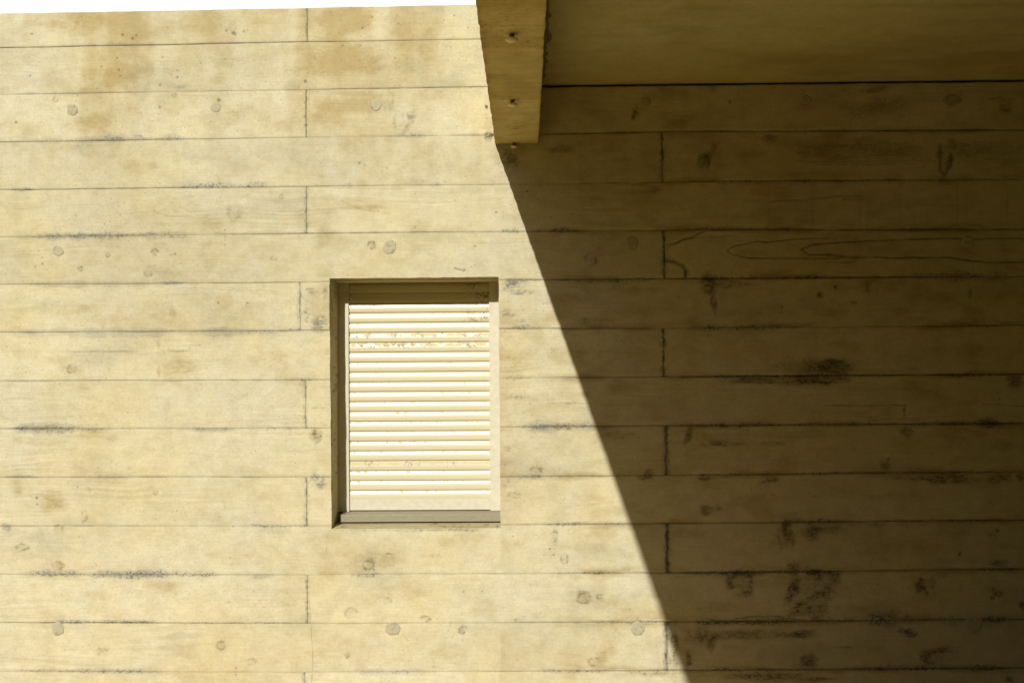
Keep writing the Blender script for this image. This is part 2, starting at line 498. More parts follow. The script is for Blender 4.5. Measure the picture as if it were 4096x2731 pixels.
def hline(x0, x1, yf, wid, g=0, d=0, sp=.5, seed=400, up=1.0, dn=1.0, rough=0.0, sc=.03):
    """leak along a joint; yf = line number, or a constant pixel height"""
    a, b_ = W(x0, 1400)[0], W(x1, 1400)[0]
    i0, i1 = np.searchsorted(X1, a), np.searchsorted(X1, b_)
    if i1 - i0 < 2: return
    zl = ZL[yf][i0:i1] if yf in ZL else np.interp(X1[i0:i1], [a, b_], [W(x0, yf)[1], W(x1, yf)[1]])
    jm = np.searchsorted(-Z[(i0 + i1) // 2], -(zl.mean()))
    wm = wid * PXM
    jj = slice(max(0, jm - int(wm / .0015) - 16), min(NZ, jm + int(wm / .0015) + 16))
    S = (slice(i0, i1), jj)
    dz = Z[S] - zl[:, None]
    xn = X1[i0:i1]
    tl = min(.16, (b_ - a) * .35)
    env = sst(0, tl, (xn - a)) * sst(0, tl, (b_ - xn)) * (.65 + .7 * sst(.3, .65, fbm(xn / .09, xn * 0 + seed * .21, seed + 21, 3)))
    wu = wm * up * (.35 + 1.2 * fbm(xn / sc, xn * 0 + seed * .37, seed, 4)) * np.sqrt(env)
    wd = wm * dn * (.35 + 1.2 * fbm(xn / sc, xn * 0 + seed * .77 + 9, seed + 3, 4)) * np.sqrt(env)
    wloc = np.where(dz > 0, wu[:, None], wd[:, None]) + 1e-5
    e = abs(dz) / wloc
    body = 1 - sst(.35, 1.1, e)
    halo = np.exp(-(e / .95) ** 2)
    rim = np.exp(-((e - .92) / .16) ** 2) * .55 * (1 - sp)
    n = fbm(X[S] / .0055, Z[S] / .0042, seed + 11, 4) + .22 * (fbm(X[S] / .05, Z[S] * 0, seed + 14, 3) - .5)
    fleck = sst(.52, .66, n)
    m = (halo * .42 + body * ((1 - sp) * .30 + sp * fleck * 1.15) + rim) * env[:, None]
    grey[S] += g * m
    dark[S] += d * body * sst(.54, .70, n) * env[:, None] * 1.15
    if rough: H[S] += rough * body * (n - .5) * .007 * env[:, None]

# --- the joints themselves: a thin dark line, broken here and there
JS = {1: [(-9, .9), (1226, .95), (1380, .5), (1900, .6), (2500, .6)], 2: [(-9, .45), (800, .35), (1200, .6), (1300, .85), (1900, .9), (2000, 1), (4200, 1)],
      3: [(-9, .7), (700, .65), (1400, .35), (1900, .5), (2200, .5), (2700, .75), (4100, .8)], 4: [(-9, .8), (600, .7), (1300, .5), (2000, .35), (2600, .6), (4100, .75)],
      5: [(-9, .4), (800, .3), (1200, .7), (1500, .8), (1900, .6), (2600, .6), (3000, .9), (4100, .75)], 6: [(-9, .3), (700, .3), (1000, .55), (1300, .3), (2000, .1), (2200, .9), (4100, .9)],
      7: [(-9, .7), (500, .8), (1250, .75), (2000, .8), (2300, .95), (2600, .5), (3100, .5), (3600, .4), (4100, .9)], 8: [(-9, .7), (1000, .7), (1300, .5), (2000, .3), (2600, .5), (2800, 1), (4100, 1)],
      9: [(-9, .9), (300, .6), (1000, .4), (2000, .4), (2600, .9), (4100, 1)], 10: [(-9, .7), (1300, .6), (2000, .7), (2600, .7), (2800, .9), (4100, .6)],
      11: [(-9, .5), (1000, .3), (1300, .4), (2000, .5), (2600, .7), (2800, .7), (4100, .9)], 12: [(-9, .5), (1000, .5), (1300, .3), (1900, .45), (2600, .5), (2750, 1), (3300, 1), (3500, .4), (4100, .9)],
      13: [(-9, .7), (1200, .6), (1400, .3), (2000, .35), (2600, .7), (2700, 1), (4100, .9)], 14: [(-9, .5), (1300, .3), (2000, .4), (2700, .8), (4100, 1)], 15: [(0, .5)], 16: [(0, .5)]}
for k in ZL:
    p = JS[k]
    st_x = np.array([W(q[0], 1400)[0] for q in p]); s = np.interp(X1, st_x, [q[1] for q in p])
    s = s * (.35 + 1.0 * fbm(X1 / .05, X1 * 0 + k * 2.3, 500, 4)) * (.55 + .6 * fbm(X1 / .35, X1 * 0 + k * 4.3, 503, 3))
    dz = Z - ZL[k][:, None]
    wln = (np.where(X1 > .1, .0029, .0022) * (.7 + .6 * fbm(X1 / .05, X1 * 0 + k * 5.1, 505, 3)))[:, None]
    m = np.exp(-(dz / wln) ** 2)
    dark += m * (s * .95)[:, None]
    H -= m * (.0022 * np.clip(s, 0, 1))[:, None]
    wide = np.exp(-(dz / .006) ** 2) * (.10 + .20 * fbm(X / .05, Z * 0 + k, 520, 3)); grey += 1.5 * wide * s[:, None]
    H -= np.exp(-(dz / .0055) ** 2) * .0006
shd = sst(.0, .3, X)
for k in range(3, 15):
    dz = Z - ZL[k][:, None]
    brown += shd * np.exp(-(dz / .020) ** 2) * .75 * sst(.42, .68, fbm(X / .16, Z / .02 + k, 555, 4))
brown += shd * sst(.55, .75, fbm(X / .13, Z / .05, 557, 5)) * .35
# groove between the wall head and the roof slab, its shadow painted dark
gm_ = sst(-.0015, .0010, Z - ZL[2][:, None]) * (Z < 2.83) * (X > BEAM_X0 + .05)
H -= gm_ * .03; dark += gm_ * .8
for r, vx in VJ.items():
    S = win(vx - .03, vx + .03, 0, 3.2)
    sel = (ROW[S] == r)
    wob = .0022 * (fbm(X[S] * 0 + r, Z[S] / .03, 530, 3) - .5) * 2
    dx = X[S] - vx - wob
    inshade = vx > 0
    s = (.85 if inshade else .62) * (.35 + .9 * fbm(X[S] * 0 + r * 2.1, Z[S] / .05, 535, 3))
    wv = .0048 if inshade else .0023
    if inshade and r in (9, 11, 13): wv = .0075
    m = np.exp(-(dx / wv) ** 2) * sel
    dark[S] += m * s
    H[S] -= m * .0018
    n = fbm(X[S] / .008, Z[S] / .012, 540, 3)
    grey[S] += np.exp(-((dx + .002) / (.013 if inshade else .008)) ** 2) * sel * (.25 + .9 * sst(.45, .62, n)) * .6
    dark[S] += np.exp(-(dx / .016) ** 2) * sel * sst(.56, .68, n) * (.35 if inshade else .12)

# --- grout leaks along the joints (x0, x1, joint, half width, grey, dark, speck, up, down)
LK = [(200, 640, 1, 11, .55, .05, .4, 1, .2), (640, 1100, 1, 7, .3, 0, .4, 1, .2), (0, 640, 2, 7, .75, .1, .2, .9, .5), (640, 1000, 2, 6, .3, 0, .4, 1, .4), (650, 900, 350, 14, .35, 0, .7, 1, 1),
      (10, 830, 3, 16, .55, .15, .7, 1, .35), (320, 640, 3, 20, .7, .35, .9, 1, .15), (1480, 1780, 3, 20, .45, .05, .7, 1, .3), (1780, 1975, 3, 8, .3, .1, .6, 1, .4), (1935, 1985, 545, 22, .8, .5, .9, 1, 1),
      (0, 150, 4, 11, .7, .4, .7, 1, .5), (200, 620, 4, 8, .35, .1, .7, 1, .4), (630, 1180, 4, 22, .75, .45, .9, 1, .15), (1366, 1420, 4, 12, .5, .3, .8, 1, .6), (1700, 1780, 4, 8, .4, .2, .8, 1, .6),
      (0, 830, 5, 17, .6, .25, .75, .9, .9), (80, 700, 5, 12, .5, .35, .9, .8, .8), (830, 1226, 5, 9, .3, .1, .7, 1, .6), (1980, 2110, 5, 12, .7, .4, .9, 1, .5), (2100, 2360, 5, 16, .7, .7, .9, 1, .4),
      (0, 760, 6, 12, .5, .02, .15, .8, 1), (620, 760, 6, 8, .7, .1, .4, .9, .6), (1990, 2140, 6, 30, .55, .12, .9, .25, 1.2), (1990, 2200, 6, 12, .6, .3, .8, .7, .8), (2180, 2700, 6, 20, .6, .55, .85, .2, 1),
      (0, 1060, 7, 17, .55, .03, .15, .8, 1.1), (900, 1226, 7, 12, .45, .2, .6, .4, 1), (1130, 1226, 7, 8, .45, .3, .9, 1, .2), (1990, 2210, 7, 12, .6, .3, .9, 1, .4), (2280, 2480, 1280, 9, .4, .4, .9, 1, 1),
      (0, 240, 8, 6, .35, 0, .3, .5, 1), (570, 760, 8, 5, .3, 0, .3, .5, 1), (1090, 1318, 8, 10, .6, .3, .8, .8, .6), (1990, 2160, 8, 15, .6, .3, .85, .8, .5), (2160, 2420, 8, 8, .4, .1, .6, .8, 1),
      (2640, 2790, 8, 24, .6, .7, .8, .5, 1), (0, 390, 9, 20, .75, .35, .5, 1, .9), (20, 220, 9, 10, .7, .7, .9, 1, .4), (320, 460, 9, 16, .55, .2, .7, .1, 1), (690, 1010, 9, 12, .7, .08, .4, .3, 1),
      (1010, 1318, 9, 8, .4, .2, .6, .8, 1), (2000, 2500, 9, 22, .6, .25, .5, .9, .8), (2050, 2400, 9, 12, .6, .4, .9, 1, 1), (0, 190, 10, 7, .7, .1, .2, 1, .3), (330, 730, 10, 8, .65, .12, .3, .9, .4),
      (1230, 1318, 10, 16, .6, .2, .8, 1, 1), (1990, 2300, 10, 10, .5, .3, .85, 1, .9), (2180, 2560, 10, 7, .4, .1, .7, 1, .4), (0, 60, 11, 14, .7, .2, .4, .6, 1.2), (910, 1320, 11, 10, .6, .35, .8, 1, .5),
      (980, 1180, 2120, 14, .3, 0, .5, 1, 1), (2010, 2600, 11, 8, .5, .3, .8, 1, .6), (50, 720, 12, 16, .8, .35, .6, 1, .7), (380, 920, 12, 22, .85, .75, .85, 1, .8), (920, 1130, 12, 12, .6, .1, .3, .3, 1),
      (1380, 1550, 12, 10, .5, .3, .9, .6, 1), (2180, 2520, 12, 9, .65, .4, .8, 1, .3), (90, 700, 13, 11, .55, .3, .8, 1, .3), (330, 660, 13, 12, .6, .55, .95, 1, .2), (700, 1226, 13, 7, .5, .4, .9, 1, .3),
      (2160, 2720, 13, 12, .55, .25, .8, .9, .7), (0, 690, 14, 13, .6, .25, .7, 1, .6), (1366, 1760, 14, 12, .6, .2, .5, .9, .9), (2080, 2500, 14, 10, .5, .4, .9, 1, .7), (2450, 2700, 14, 18, .4, .5, .9, .2, 1.2),
      (1232, 1314, 1631, 4, .6, .3, .7, 1, 1), (1250, 1990, 2119, 8, .45, .25, .8, .7, .7), (1600, 1990, 2117, 6, .6, .6, .95, .7, .7), (195, 600, 1406, 6, .85, .05, .1, .7, .7), (655, 770, 1404, 4, .6, 0, .1, .7, .7), (0, 200, 1404, 2.5, .5, .1, .2, 1, 1),
      (1999, 2120, 1589, 6, .5, .3, .9, 1, 1), (2150, 2420, 1612, 3, .5, .3, .5, 1, 1),
      # in the shade
      (2190, 2660, 3, 7, .4, .4, .6, 1, .6), (2732, 4096, 3, 7, .3, .4, .6, .8, 1), (2661, 3500, 4, 9, .4, .5, .6, .3, 1), (3300, 4096, 4, 12, .5, .4, .6, .2, 1), (2670, 3320, 5, 8, .5, .5, .5, 1, .8), (3300, 4096, 5, 12, .5, .45, .5, .5, 1),
      (2670, 3500, 6, 12, .6, .8, .6, 1, .6), (3500, 4096, 6, 22, .5, .5, .7, 1, .7), (2670, 3240, 7, 14, .5, .5, .8, .9, .8), (3650, 4096, 7, 18, .6, .6, .5, .9, .9), (2760, 3640, 8, 10, .5, .9, .6, .7, 1.2), (3640, 4096, 8, 8, .5, .8, .6, .7, 1.2),
      (2670, 4096, 9, 11, .5, .9, .5, .9, .7), (3900, 4096, 9, 22, .5, .6, .7, .6, 1.2), (2670, 4096, 10, 8, .4, .7, .6, .7, 1), (3020, 3420, 11, 16, .6, .7, .8, 1, .7), (3420, 4096, 11, 9, .5, .6, .5, .7, .9),
      (2672, 3390, 12, 11, .5, 1, .5, .8, 1), (3850, 4070, 12, 12, .4, .9, .5, .7, 1), (2672, 3240, 13, 14, .5, 1, .5, .7, 1.2), (3180, 3780, 13, 26, .7, .7, .7, 1, .6), (3650, 4096, 13, 22, .5, .7, .7, .8, 1), (2700, 3300, 14, 10, .4, .8, .5, 1, .8), (3300, 4096, 14, 16, .6, .8, .8, 1, .6)]
for i, q in enumerate(LK):
    hline(q[0], q[1], q[2], q[3], g=q[4] * .95, d=q[5] * .62, sp=q[6], seed=600 + i * 17, up=q[7], dn=q[8], rough=q[5], sc=.018 + .02 * (i % 3))

# --- brown washes on the sunny side
for i, (x, y, rx, ry, a) in enumerate([(320, 87, 150, 50, .8), (1307, 87, 80, 60, .8), (1280, 244, 110, 70, .7), (372, 494, 110, 45, .7), (960, 455, 70, 45, .55), (1307, 450, 80, 65, .7), (465, 300, 70, 55, .5), (1412, 75, 90, 55, .8),
        (1424, 232, 100, 75, .75), (900, 100, 200, 50, .35), (1482, 825, 130, 16, .7), (1450, 400, 70, 60, .5), (720, 1469, 70, 28, .6), (279, 1480, 50, 25, .5), (331, 1556, 45, 18, .6), (1261, 1736, 30, 28, .9), (314, 1225, 100, 30, .4),
        (215, 2006, 60, 42, .85), (78, 1965, 24, 16, .5), (645, 2337, 70, 34, .6), (2336, 2389, 32, 28, .75), (2406, 2628, 30, 28, .7), 
        (1950, 500, 24, 60, .6), (1990, 620, 24, 50, .4), (2080, 850, 40, 120, .3), (1270, 1230, 40, 70, .45), (1290, 950, 50, 60, .45), (1500, 2230, 120, 60, .4), (1420, 2600, 90, 70, .35), (1850, 2160, 130, 40, .4), (2440, 2560, 50, 80, .4),
        (689, 1242, 16, 28, .6), (633, 1373, 9, 26, .8), (633, 1486, 9, 32, .7), (880, 1215, 60, 40, .3), (1100, 1450, 90, 40, .45), (2020, 1250, 50, 60, .4), (130, 1760, 120, 22, .5), (180, 1715, 130, 14, .5), (700, 1100, 90, 30, .3), (1880, 720, 60, 80, .3), (1700, 640, 120, 50, .3)]):
    blot(x, y, rx, ry, b=a * .82, speck=.35, seed=2000 + i * 13)
# --- knots and small prints
for i, q in enumerate([(337, 2067, 11, 19, .45, .5), (354, 1958, 8, 7, .5, .5), (90, 2187, 20, 12, .5, .6), (232, 2262, 17, 14, .45, .5), (235, 2113, 14, 12, .4, .4), (407, 2604, 16, 10, .5, .8), (883, 2581, 15, 14, .4, .5), (1008, 2645, 15, 12, .35, .5),
        (622, 1970, 7, 7, .4, .7), (1476, 2259, 18, 20, .6, .5), (1401, 2450, 17, 15, .45, .4), (1703, 2474, 17, 12, .6, .5), (1851, 2520, 13, 13, .8, .6), (1552, 2407, 13, 13, .4, .5), (1389, 2619, 8, 8, .7, .6), (2078, 2472, 16, 12, .45, .5), (2258, 2235, 13, 14, .6, .6),
        (2336, 2389, 22, 20, .6, .5), (2397, 2384, 12, 11, .6, .5), (2377, 2645, 17, 15, .6, .5), (2145, 1887, 20, 16, .5, .6), (619, 1007, 11, 10, .6, .7), (321, 1075, 8, 8, .5, .9), (433, 1021, 7, 7, .5, .9), (1095, 1033, 10, 8, .3, .6), (593, 1094, 13, 10, .2, .5),
        (991, 1219, 8, 8, .5, .8), (1485, 981, 13, 13, .6, .7), (222, 400, 9, 9, .5, .8), (696, 382, 8, 8, .5, .8), (285, 1475, 14, 14, .4, .6), (1126, 787, 8, 8, .3, .4), (940, 855, 26, 24, .25, .3), (1610, 490, 26, 34, .35, .35), (2220, 2140, 8, 22, .5, .3), (1550, 400, 26, 40, .2, .2)]):
    ring(q[0], q[1], q[2], q[3], g=q[4], b=q[5], d=.04, seed=3000 + i * 11)
for i, q in enumerate([(169, 1031, 4), (170, 1056, 5), (147, 1991, 6), (147, 2017, 5), (1495, 2276, 5), (1495, 2301, 5), (945, 2670, 4), (945, 2697, 4), (901, 920, 4), (901, 947, 4), (901, 962, 3), (901, 980, 3), (475, 280, 5), (120, 302, 5), (1221, 325, 8), (932, 2104, 5), (1057, 2106, 5), (1854, 2365, 4), (905, 124, 5), (975, 126, 5),
                        (935, 134, 12), (640, 340, 5), (310, 385, 3), (1940, 1350, 3)]):
    blot(q[0], q[1], q[2], q[2], g=1.0, d=.15, speck=0, seed=3600 + i)
# grey specks below the window's right corner and by its right side
for i, q in enumerate([(2040, 1140, 40, 14, .6, .25), (2080, 1170, 50, 14, .5, .2), (2030, 1255, 30, 16, .4, .15), (2100, 1282, 40, 12, .3, .1), (2030, 1160, 25, 20, .5, .3), (2040, 1930, 30, 20, .4, .1), (2050, 1980, 30, 14, .5, .2), (2030, 1795, 14, 14, .4, .1), (1264, 1745, 22, 24, .8, .4), (1270, 1930, 36, 30, .7, .2), (1240, 1160, 30, 16, .4, .2),
                        (1275, 1290, 36, 36, .45, .25), (1300, 1160, 16, 30, .5, .2), (1225, 1240, 10, 50, .4, .2), (1548, 2215, 28, 10, .4, .15), (1730, 2220, 40, 8, .3, .05), (1648, 465, 20, 30, .5, .2), (1960, 545, 24, 14, .9, .5), (1946, 428, 8, 12, .5, .8), (1900, 350, 60, 6, .4, .1)]):
    blot(q[0], q[1], q[2], q[3], g=q[4], d=q[5], speck=.85, seed=3700 + i * 3)

# --- stains on the part under the roof slab
for i, q in enumerate([(2816, 640, 40, 22, .7, .35, .9), (2850, 600, 16, 40, .5, .25, -.5), (3078, 555, 32, 20, .5, .3, 0), (3755, 610, 12, 40, .7, .5, -.3), (3800, 650, 14, 46, .7, .5, -.25), (3810, 575, 26, 26, .5, .25, 0), (2854, 354, 12, 20, .5, .4, 0), (3500, 360, 90, 16, .4, .3, .15), (3560, 420, 110, 40, .3, .2, .1), (3460, 440, 80, 40, .3, .15, 0),
        (2920, 408, 8, 10, .5, .5, 0), (2545, 450, 20, 34, .5, .35, -.3), (2540, 455, 12, 26, .5, .5, -.3), (2640, 360, 30, 20, .3, .2, 0), (4020, 430, 40, 24, .5, .3, 0), (4000, 395, 60, 12, .4, .2, 0), (3900, 590, 170, 40, .35, .25, 0), (3450, 600, 260, 40, .35, .2, 0), (2250, 600, 60, 20, .4, .3, 0), (2040, 640, 30, 40, .5, .4, .5), (2600, 760, 60, 18, .5, .2, 0),
        (2837, 1140, 44, 40, .6, .75, -.5), (2856, 1215, 13, 46, .6, .65, .15), (2950, 1140, 90, 16, .3, .45, 0), (3281, 1180, 12, 18, .6, .8, .4), (3342, 1149, 14, 12, .6, .8, 0), (3476, 1149, 18, 28, .6, .5, .3), (3879, 1175, 12, 22, .5, .4, 0), (3127, 1228, 6, 9, .6, .5, 0), (3127, 1250, 4, 4, .6, .4, 0), (3415, 1210, 16, 9, .4, .4, 0), (3313, 1468, 120, 26, .6, .8, 0), (3330, 1445, 50, 14, .6, .7, 0), (3120, 1525, 220, 15, .5, .6, 0), (3290, 1522, 120, 20, .6, .8, 0), (3250, 1460, 200, 40, .3, .2, 0),
        (3617, 1640, 6, 32, .5, .5, 0), (2752, 1745, 14, 44, .7, .75, -.4), (3626, 1724, 26, 26, .6, .4, 0), (3952, 1695, 40, 22, .6, .5, 0), (2883, 1775, 80, 15, .4, .5, 0), (3080, 1775, 50, 12, .3, .4, 0), (4060, 1520, 40, 26, .6, .7, 0), (3993, 1571, 4, 5, .8, .8, 0), (3998, 1596, 5, 6, .8, .8, 0), (3992, 1617, 4, 4, .8, .7, 0),
        (3542, 1860, 24, 26, .6, .7, -.5), (2813, 1913, 30, 14, .6, .6, 0), (3075, 1920, 44, 22, .6, .6, 0), (3740, 1915, 150, 22, .55, .6, 0), (3990, 1910, 50, 22, .6, .75, 0), (4080, 1905, 20, 20, .6, .7, 0), (2825, 2036, 34, 22, .9, .55, 0), (2870, 2030, 24, 12, .6, .3, 0), (3150, 2130, 22, 38, .6, .7, .2), (3250, 2130, 36, 34, .6, .75, 0), (3330, 2118, 50, 16, .5, .4, 0), (3510, 2100, 34, 10, .5, .4, 0), (3838, 2215, 7, 18, .5, .7, -.5), (3179, 2270, 26, 24, .6, .7, 0),
        (3340, 2295, 34, 14, .6, .8, 0), (3200, 2440, 50, 34, .6, .85, .3), (3270, 2440, 40, 40, .5, .4, 0), (3170, 2360, 26, 50, .6, .8, -.35), (2850, 2558, 18, 44, .7, .8, -.3), (2800, 2545, 46, 36, .5, .55, 0), (2993, 2540, 190, 20, .45, .6, 0), (3208, 2534, 60, 16, .6, .75, 0), (3632, 2529, 36, 22, .6, .75, 0), (3377, 2587, 36, 4, .5, .6, 0), (3237, 2640, 44, 26, .6, .6, 0), (2755, 2639, 14, 30, .7, .6, 0), (3080, 2703, 150, 18, .5, .75, 0), (3250, 2715, 80, 10, .5, .7, 0), (4036, 2715, 16, 12, .6, .8, 0), (4000, 2250, 50, 14, .5, .5, 0), (4090, 2420, 16, 26, .6, .7, 0), (2600, 1900, 22, 26, .9, .35, 0), (2570, 1910, 26, 14, .8, .3, 0), (2470, 1740, 60, 20, .3, .2, 0), (2700, 2560, 20, 40, .6, .7, 0), (2700, 2620, 20, 60, .5, .5, 0)]):
    blot(q[0], q[1], q[2], q[3], g=q[4] * .6, b=q[4], d=q[5] * .70, ang=q[6], speck=.58, sx=.009, sz=.004, seed=4000 + i * 7)
for i, q in enumerate([(2816, 656, 18, 26, .5), (2964, 2331, 46, 36, .55), (3240, 2335, 80, 52, .8), (3725, 2337, 42, 34, .8), (3749, 2625, 56, 26, .6), (3972, 2125, 15, 13, .6), (3992, 2372, 12, 9, .5), (3970, 2372, 9, 16, .4), (2365, 1039, 18, 15, .4), (3780, 645, 20, 48, .3), (3500, 1680, 20, 10, .3), (3150, 2140, 26, 36, .4)]):
    ring(q[0], q[1], q[2], q[3], g=.5, b=.7, d=q[4] * .72, w=.34, gap=.40, core=.25, seed=5000 + i * 9)

def crack(pts, wpx, d, seed=6000):
    p = np.array([W(*q) for q in pts]); pw = wpx * PXM
    for a, b_ in zip(p[:-1], p[1:]):
        S = win(min(a[0], b_[0]) - .02, max(a[0], b_[0]) + .02, min(a[1], b_[1]) - .02, max(a[1], b_[1]) + .02)
        v = b_ - a; L_ = max(1e-6, v @ v)
        xx = X[S] + .004 * (fbm(X[S] / .02, Z[S] / .02, seed, 3) - .5); zz_ = Z[S] + .006 * (fbm(X[S] / .03, Z[S] / .02, seed + 4, 3) - .5)
        t = np.clip(((xx - a[0]) * v[0] + (zz_ - a[1]) * v[1]) / L_, 0, 1)
        dd = np.hypot(xx - a[0] - t * v[0], zz_ - a[1] - t * v[1])
        m = np.exp(-(dd / pw) ** 2) * (.35 + .9 * fbm(X[S] / .03, Z[S] / .03, seed + 8, 3))
        dark[S] = np.maximum(dark[S], d * m); H[S] -= .0006 * m
def z6(pts): return [(2732 + a / 1.7215, 911 + b_ / 1.7215) for a, b_ in pts]
crack(z6([(1000, 70), (760, 80), (580, 103), (510, 95), (430, 112), (330, 135), (305, 160), (340, 185), (400, 200), (470, 210), (800, 210), (1080, 212)]), 3.0, .9)
crack(z6([(2348, 75), (2050, 76), (1740, 74), (1400, 86), (980, 108), (880, 118), (815, 150), (870, 185), (1000, 187), (1150, 200), (1500, 208), (1830, 205), (2110, 242), (2348, 235)]), 3.4, .9)
crack(z6([(1000, 186), (1150, 202), (1250, 205)]), 7, .8)
crack(z6([(1000, 235), (1180, 238)]), 3, .4)
crack(z6([(0, 80), (60, 68), (110, 40), (150, 28)]), 4, .8); crack(z6([(0, 82), (150, 66), (360, 55)]), 2.4, .6)
crack([(2668, 981), (2700, 975), (2740, 955)], 4, .8); crack([(2668, 1042), (2700, 1048), (2730, 1062), (2745, 1085), (2740, 1105)], 8, .8)
crack([(3300, 1620), (3440, 1622), (3540, 1620), (3630, 1621)], 2.2, .7); crack([(3930, 1618), (4010, 1618), (4096, 1624)], 2.2, .6)
crack([(2945, 2472), (3000, 2465), (3090, 2464), (3160, 2470), (3215, 2480)], 2.6, .8)
crack([(1238, 2400), (1243, 2480), (1246, 2560), (1252, 2620), (1246, 2731)], 1.4, .5)
crack([(1318, 2120), (1308, 2150), (1306, 2220)], 1.2, .35)
crack([(1818, 1073), (1845, 1079)], 2.6, .9); crack([(1850, 1082), (1860, 1080), (1856, 1076)], 3.2, .9)
crack([(2890, 755), (2900, 760)], 3, .2)
for xv in (2905, 3076, 3250, 3440, 3600, 3656, 3830, 3865, 4030):
    crack([(xv, 735), (xv + 2, 905)], 1.6, .30)
crack([(3090, 805), (3200, 800), (3300, 790), (3360, 785), (3460, 785)], 2.6, .6); crack([(3370, 800), (3480, 795)], 2.6, .5)
for i in range(11):
    yy = 578 + i * 8 + (i % 3)
    crack([(3180 + 40 * (i % 4), yy), (3420 + 20 * (i % 5), yy + 2), (3640 + 25 * (i % 3), yy - 3)], 1.8, .42, 6100 + i)
    crack([(3870 + 12 * (i % 3), yy - 6), (4000, yy - 10), (4130, yy - 8)], 1.8, .42, 6200 + i)
# wide grain figure on a sunny board (fourth course)
for i, q in enumerate([(70, 838, 400, 820), (330, 872, 640, 850), (640, 800, 900, 780)]):
    crack([(q[0], q[1]), ((q[0] + q[2]) / 2, q[1] - 14), (q[2], q[3])], 2.0, .16, 6300 + i)
crack([(640, 812), (612, 830), (620, 852), (690, 868), (830, 872)], 2.2, .26); crack([(780, 805), (730, 830), (760, 850), (830, 845)], 2.0, .22)
crack([(1366, 805), (1420, 830), (1480, 845), (1560, 855)], 2.4, .22); crack([(1380, 790), (1450, 810), (1540, 838)], 2, .16)

# --- air holes
rp = np.random.RandomState(8)
def pit(cx, cz, r, d):
    S = win(cx - r * 2.5, cx + r * 2.5, cz - r * 2.5, cz + r * 2.5)
    e = np.hypot((X[S] - cx), (Z[S] - cz) * 1.15) / r
    m = np.exp(-e ** 2 * 1.2)
    dark[S] = np.maximum(dark[S], d * m); H[S] -= .0022 * m * min(1, r / .003)
for q in [(127, 137, 5), (530, 155, 7), (490, 140, 6), (545, 143, 5), (65, 490, 6), (876, 402, 8), (650, 230, 4), (467, 232, 4), (709, 283, 4), (709, 310, 5), (480, 305, 4), (405, 267, 4), (1450, 113, 5), (1370, 182, 4), (1440, 183, 4), (1580, 232, 4), (1817, 63, 4), (1594, 96, 4), (1488, 70, 4), (1438, 653, 5), (1661, 775, 3),
          (700, 1016, 5), (140, 1068, 4), (872, 1211, 5), (640, 430, 5), (1486, 995, 5), (1900, 985, 4), (1660, 910, 4), (2108, 765, 6), (2040, 620, 4), (1985, 850, 5), (2200, 2195, 5), (2215, 2218, 4), (1660, 1310, 3)]:
    cx, cz = W(q[0], q[1]); pit(cx, cz, q[2] * PXM * .9, .85)
for i in range(6500):
    cx = rp.uniform(-2.2, 2.1); cz = rp.uniform(.3, 3.12)
    if vn(np.array([cx / .35]), np.array([cz / .25]), 777)[0] + (.16 if cz > 2.3 and cx < .4 else 0) + (.1 if -.1 < cx < .4 else 0) < .54: continue
    pit(cx, cz, rp.uniform(.0012, .0026) * (1.25 if rp.rand() < .12 else 1), rp.uniform(.25, .8))

grey = np.clip(grey, 0, 1); brown = np.clip(brown, 0, 1); dark = np.clip(dark, 0, .95); tone = np.clip(tone, 0, 1)

# chipped opening edges
jz = .0016 * (fbm(X1 / .03, X1 * 0, 810, 4) - .5) * 2
Zc = Z.copy(); Xc = X.copy()
zl_ = Z[IX0]
jx0 = .0022 * (fbm(zl_ * 0, zl_ / .05, 820, 4) - .5) * 2; jx1 = .0022 * (fbm(zl_ * 0 + 5, zl_ / .05, 830, 4) - .5) * 2
JTOP, JBOT = JT, JB
Zc[IX0:IX1 + 1, JTOP] += jz[IX0:IX1 + 1]
Zc[IX0:IX1 + 1, JBOT] += jz[IX0:IX1 + 1] * .5
Xc[IX0, JTOP:JBOT + 1] += jx0[JTOP:JBOT + 1] - .0065 * np.clip((Z[IX0, JTOP:JBOT + 1] - 1.0) / 1.0, 0, 1) + .003
Xc[IX1, JTOP:JBOT + 1] += jx1[JTOP:JBOT + 1]
vid = np.arange(NX * NZ).reshape(NX, NZ)
co = np.stack([Xc, -H, Zc], -1).reshape(-1, 3)
q = grid_quads(NX, NZ)
ii, jj = np.meshgrid(np.arange(NX - 1), np.arange(NZ - 1), indexing='ij')
hole = ((ii >= IX0) & (ii < IX1) & (jj >= JTOP) & (jj < JBOT)).ravel()
q = q[~hole]
# grid index runs x then downwards; orient towards -y
e1 = co[q[0, 1]] - co[q[0, 0]]; e2 = co[q[0, 3]] - co[q[0, 0]]
if np.cross(e1, e2)[1] > 0: q = q[:, ::-1]
AT = np.stack([grey, brown, dark, tone], -1).reshape(-1, 4)
parts_co = [co]; parts_q = [q]; parts_at = [AT]; off = len(co)

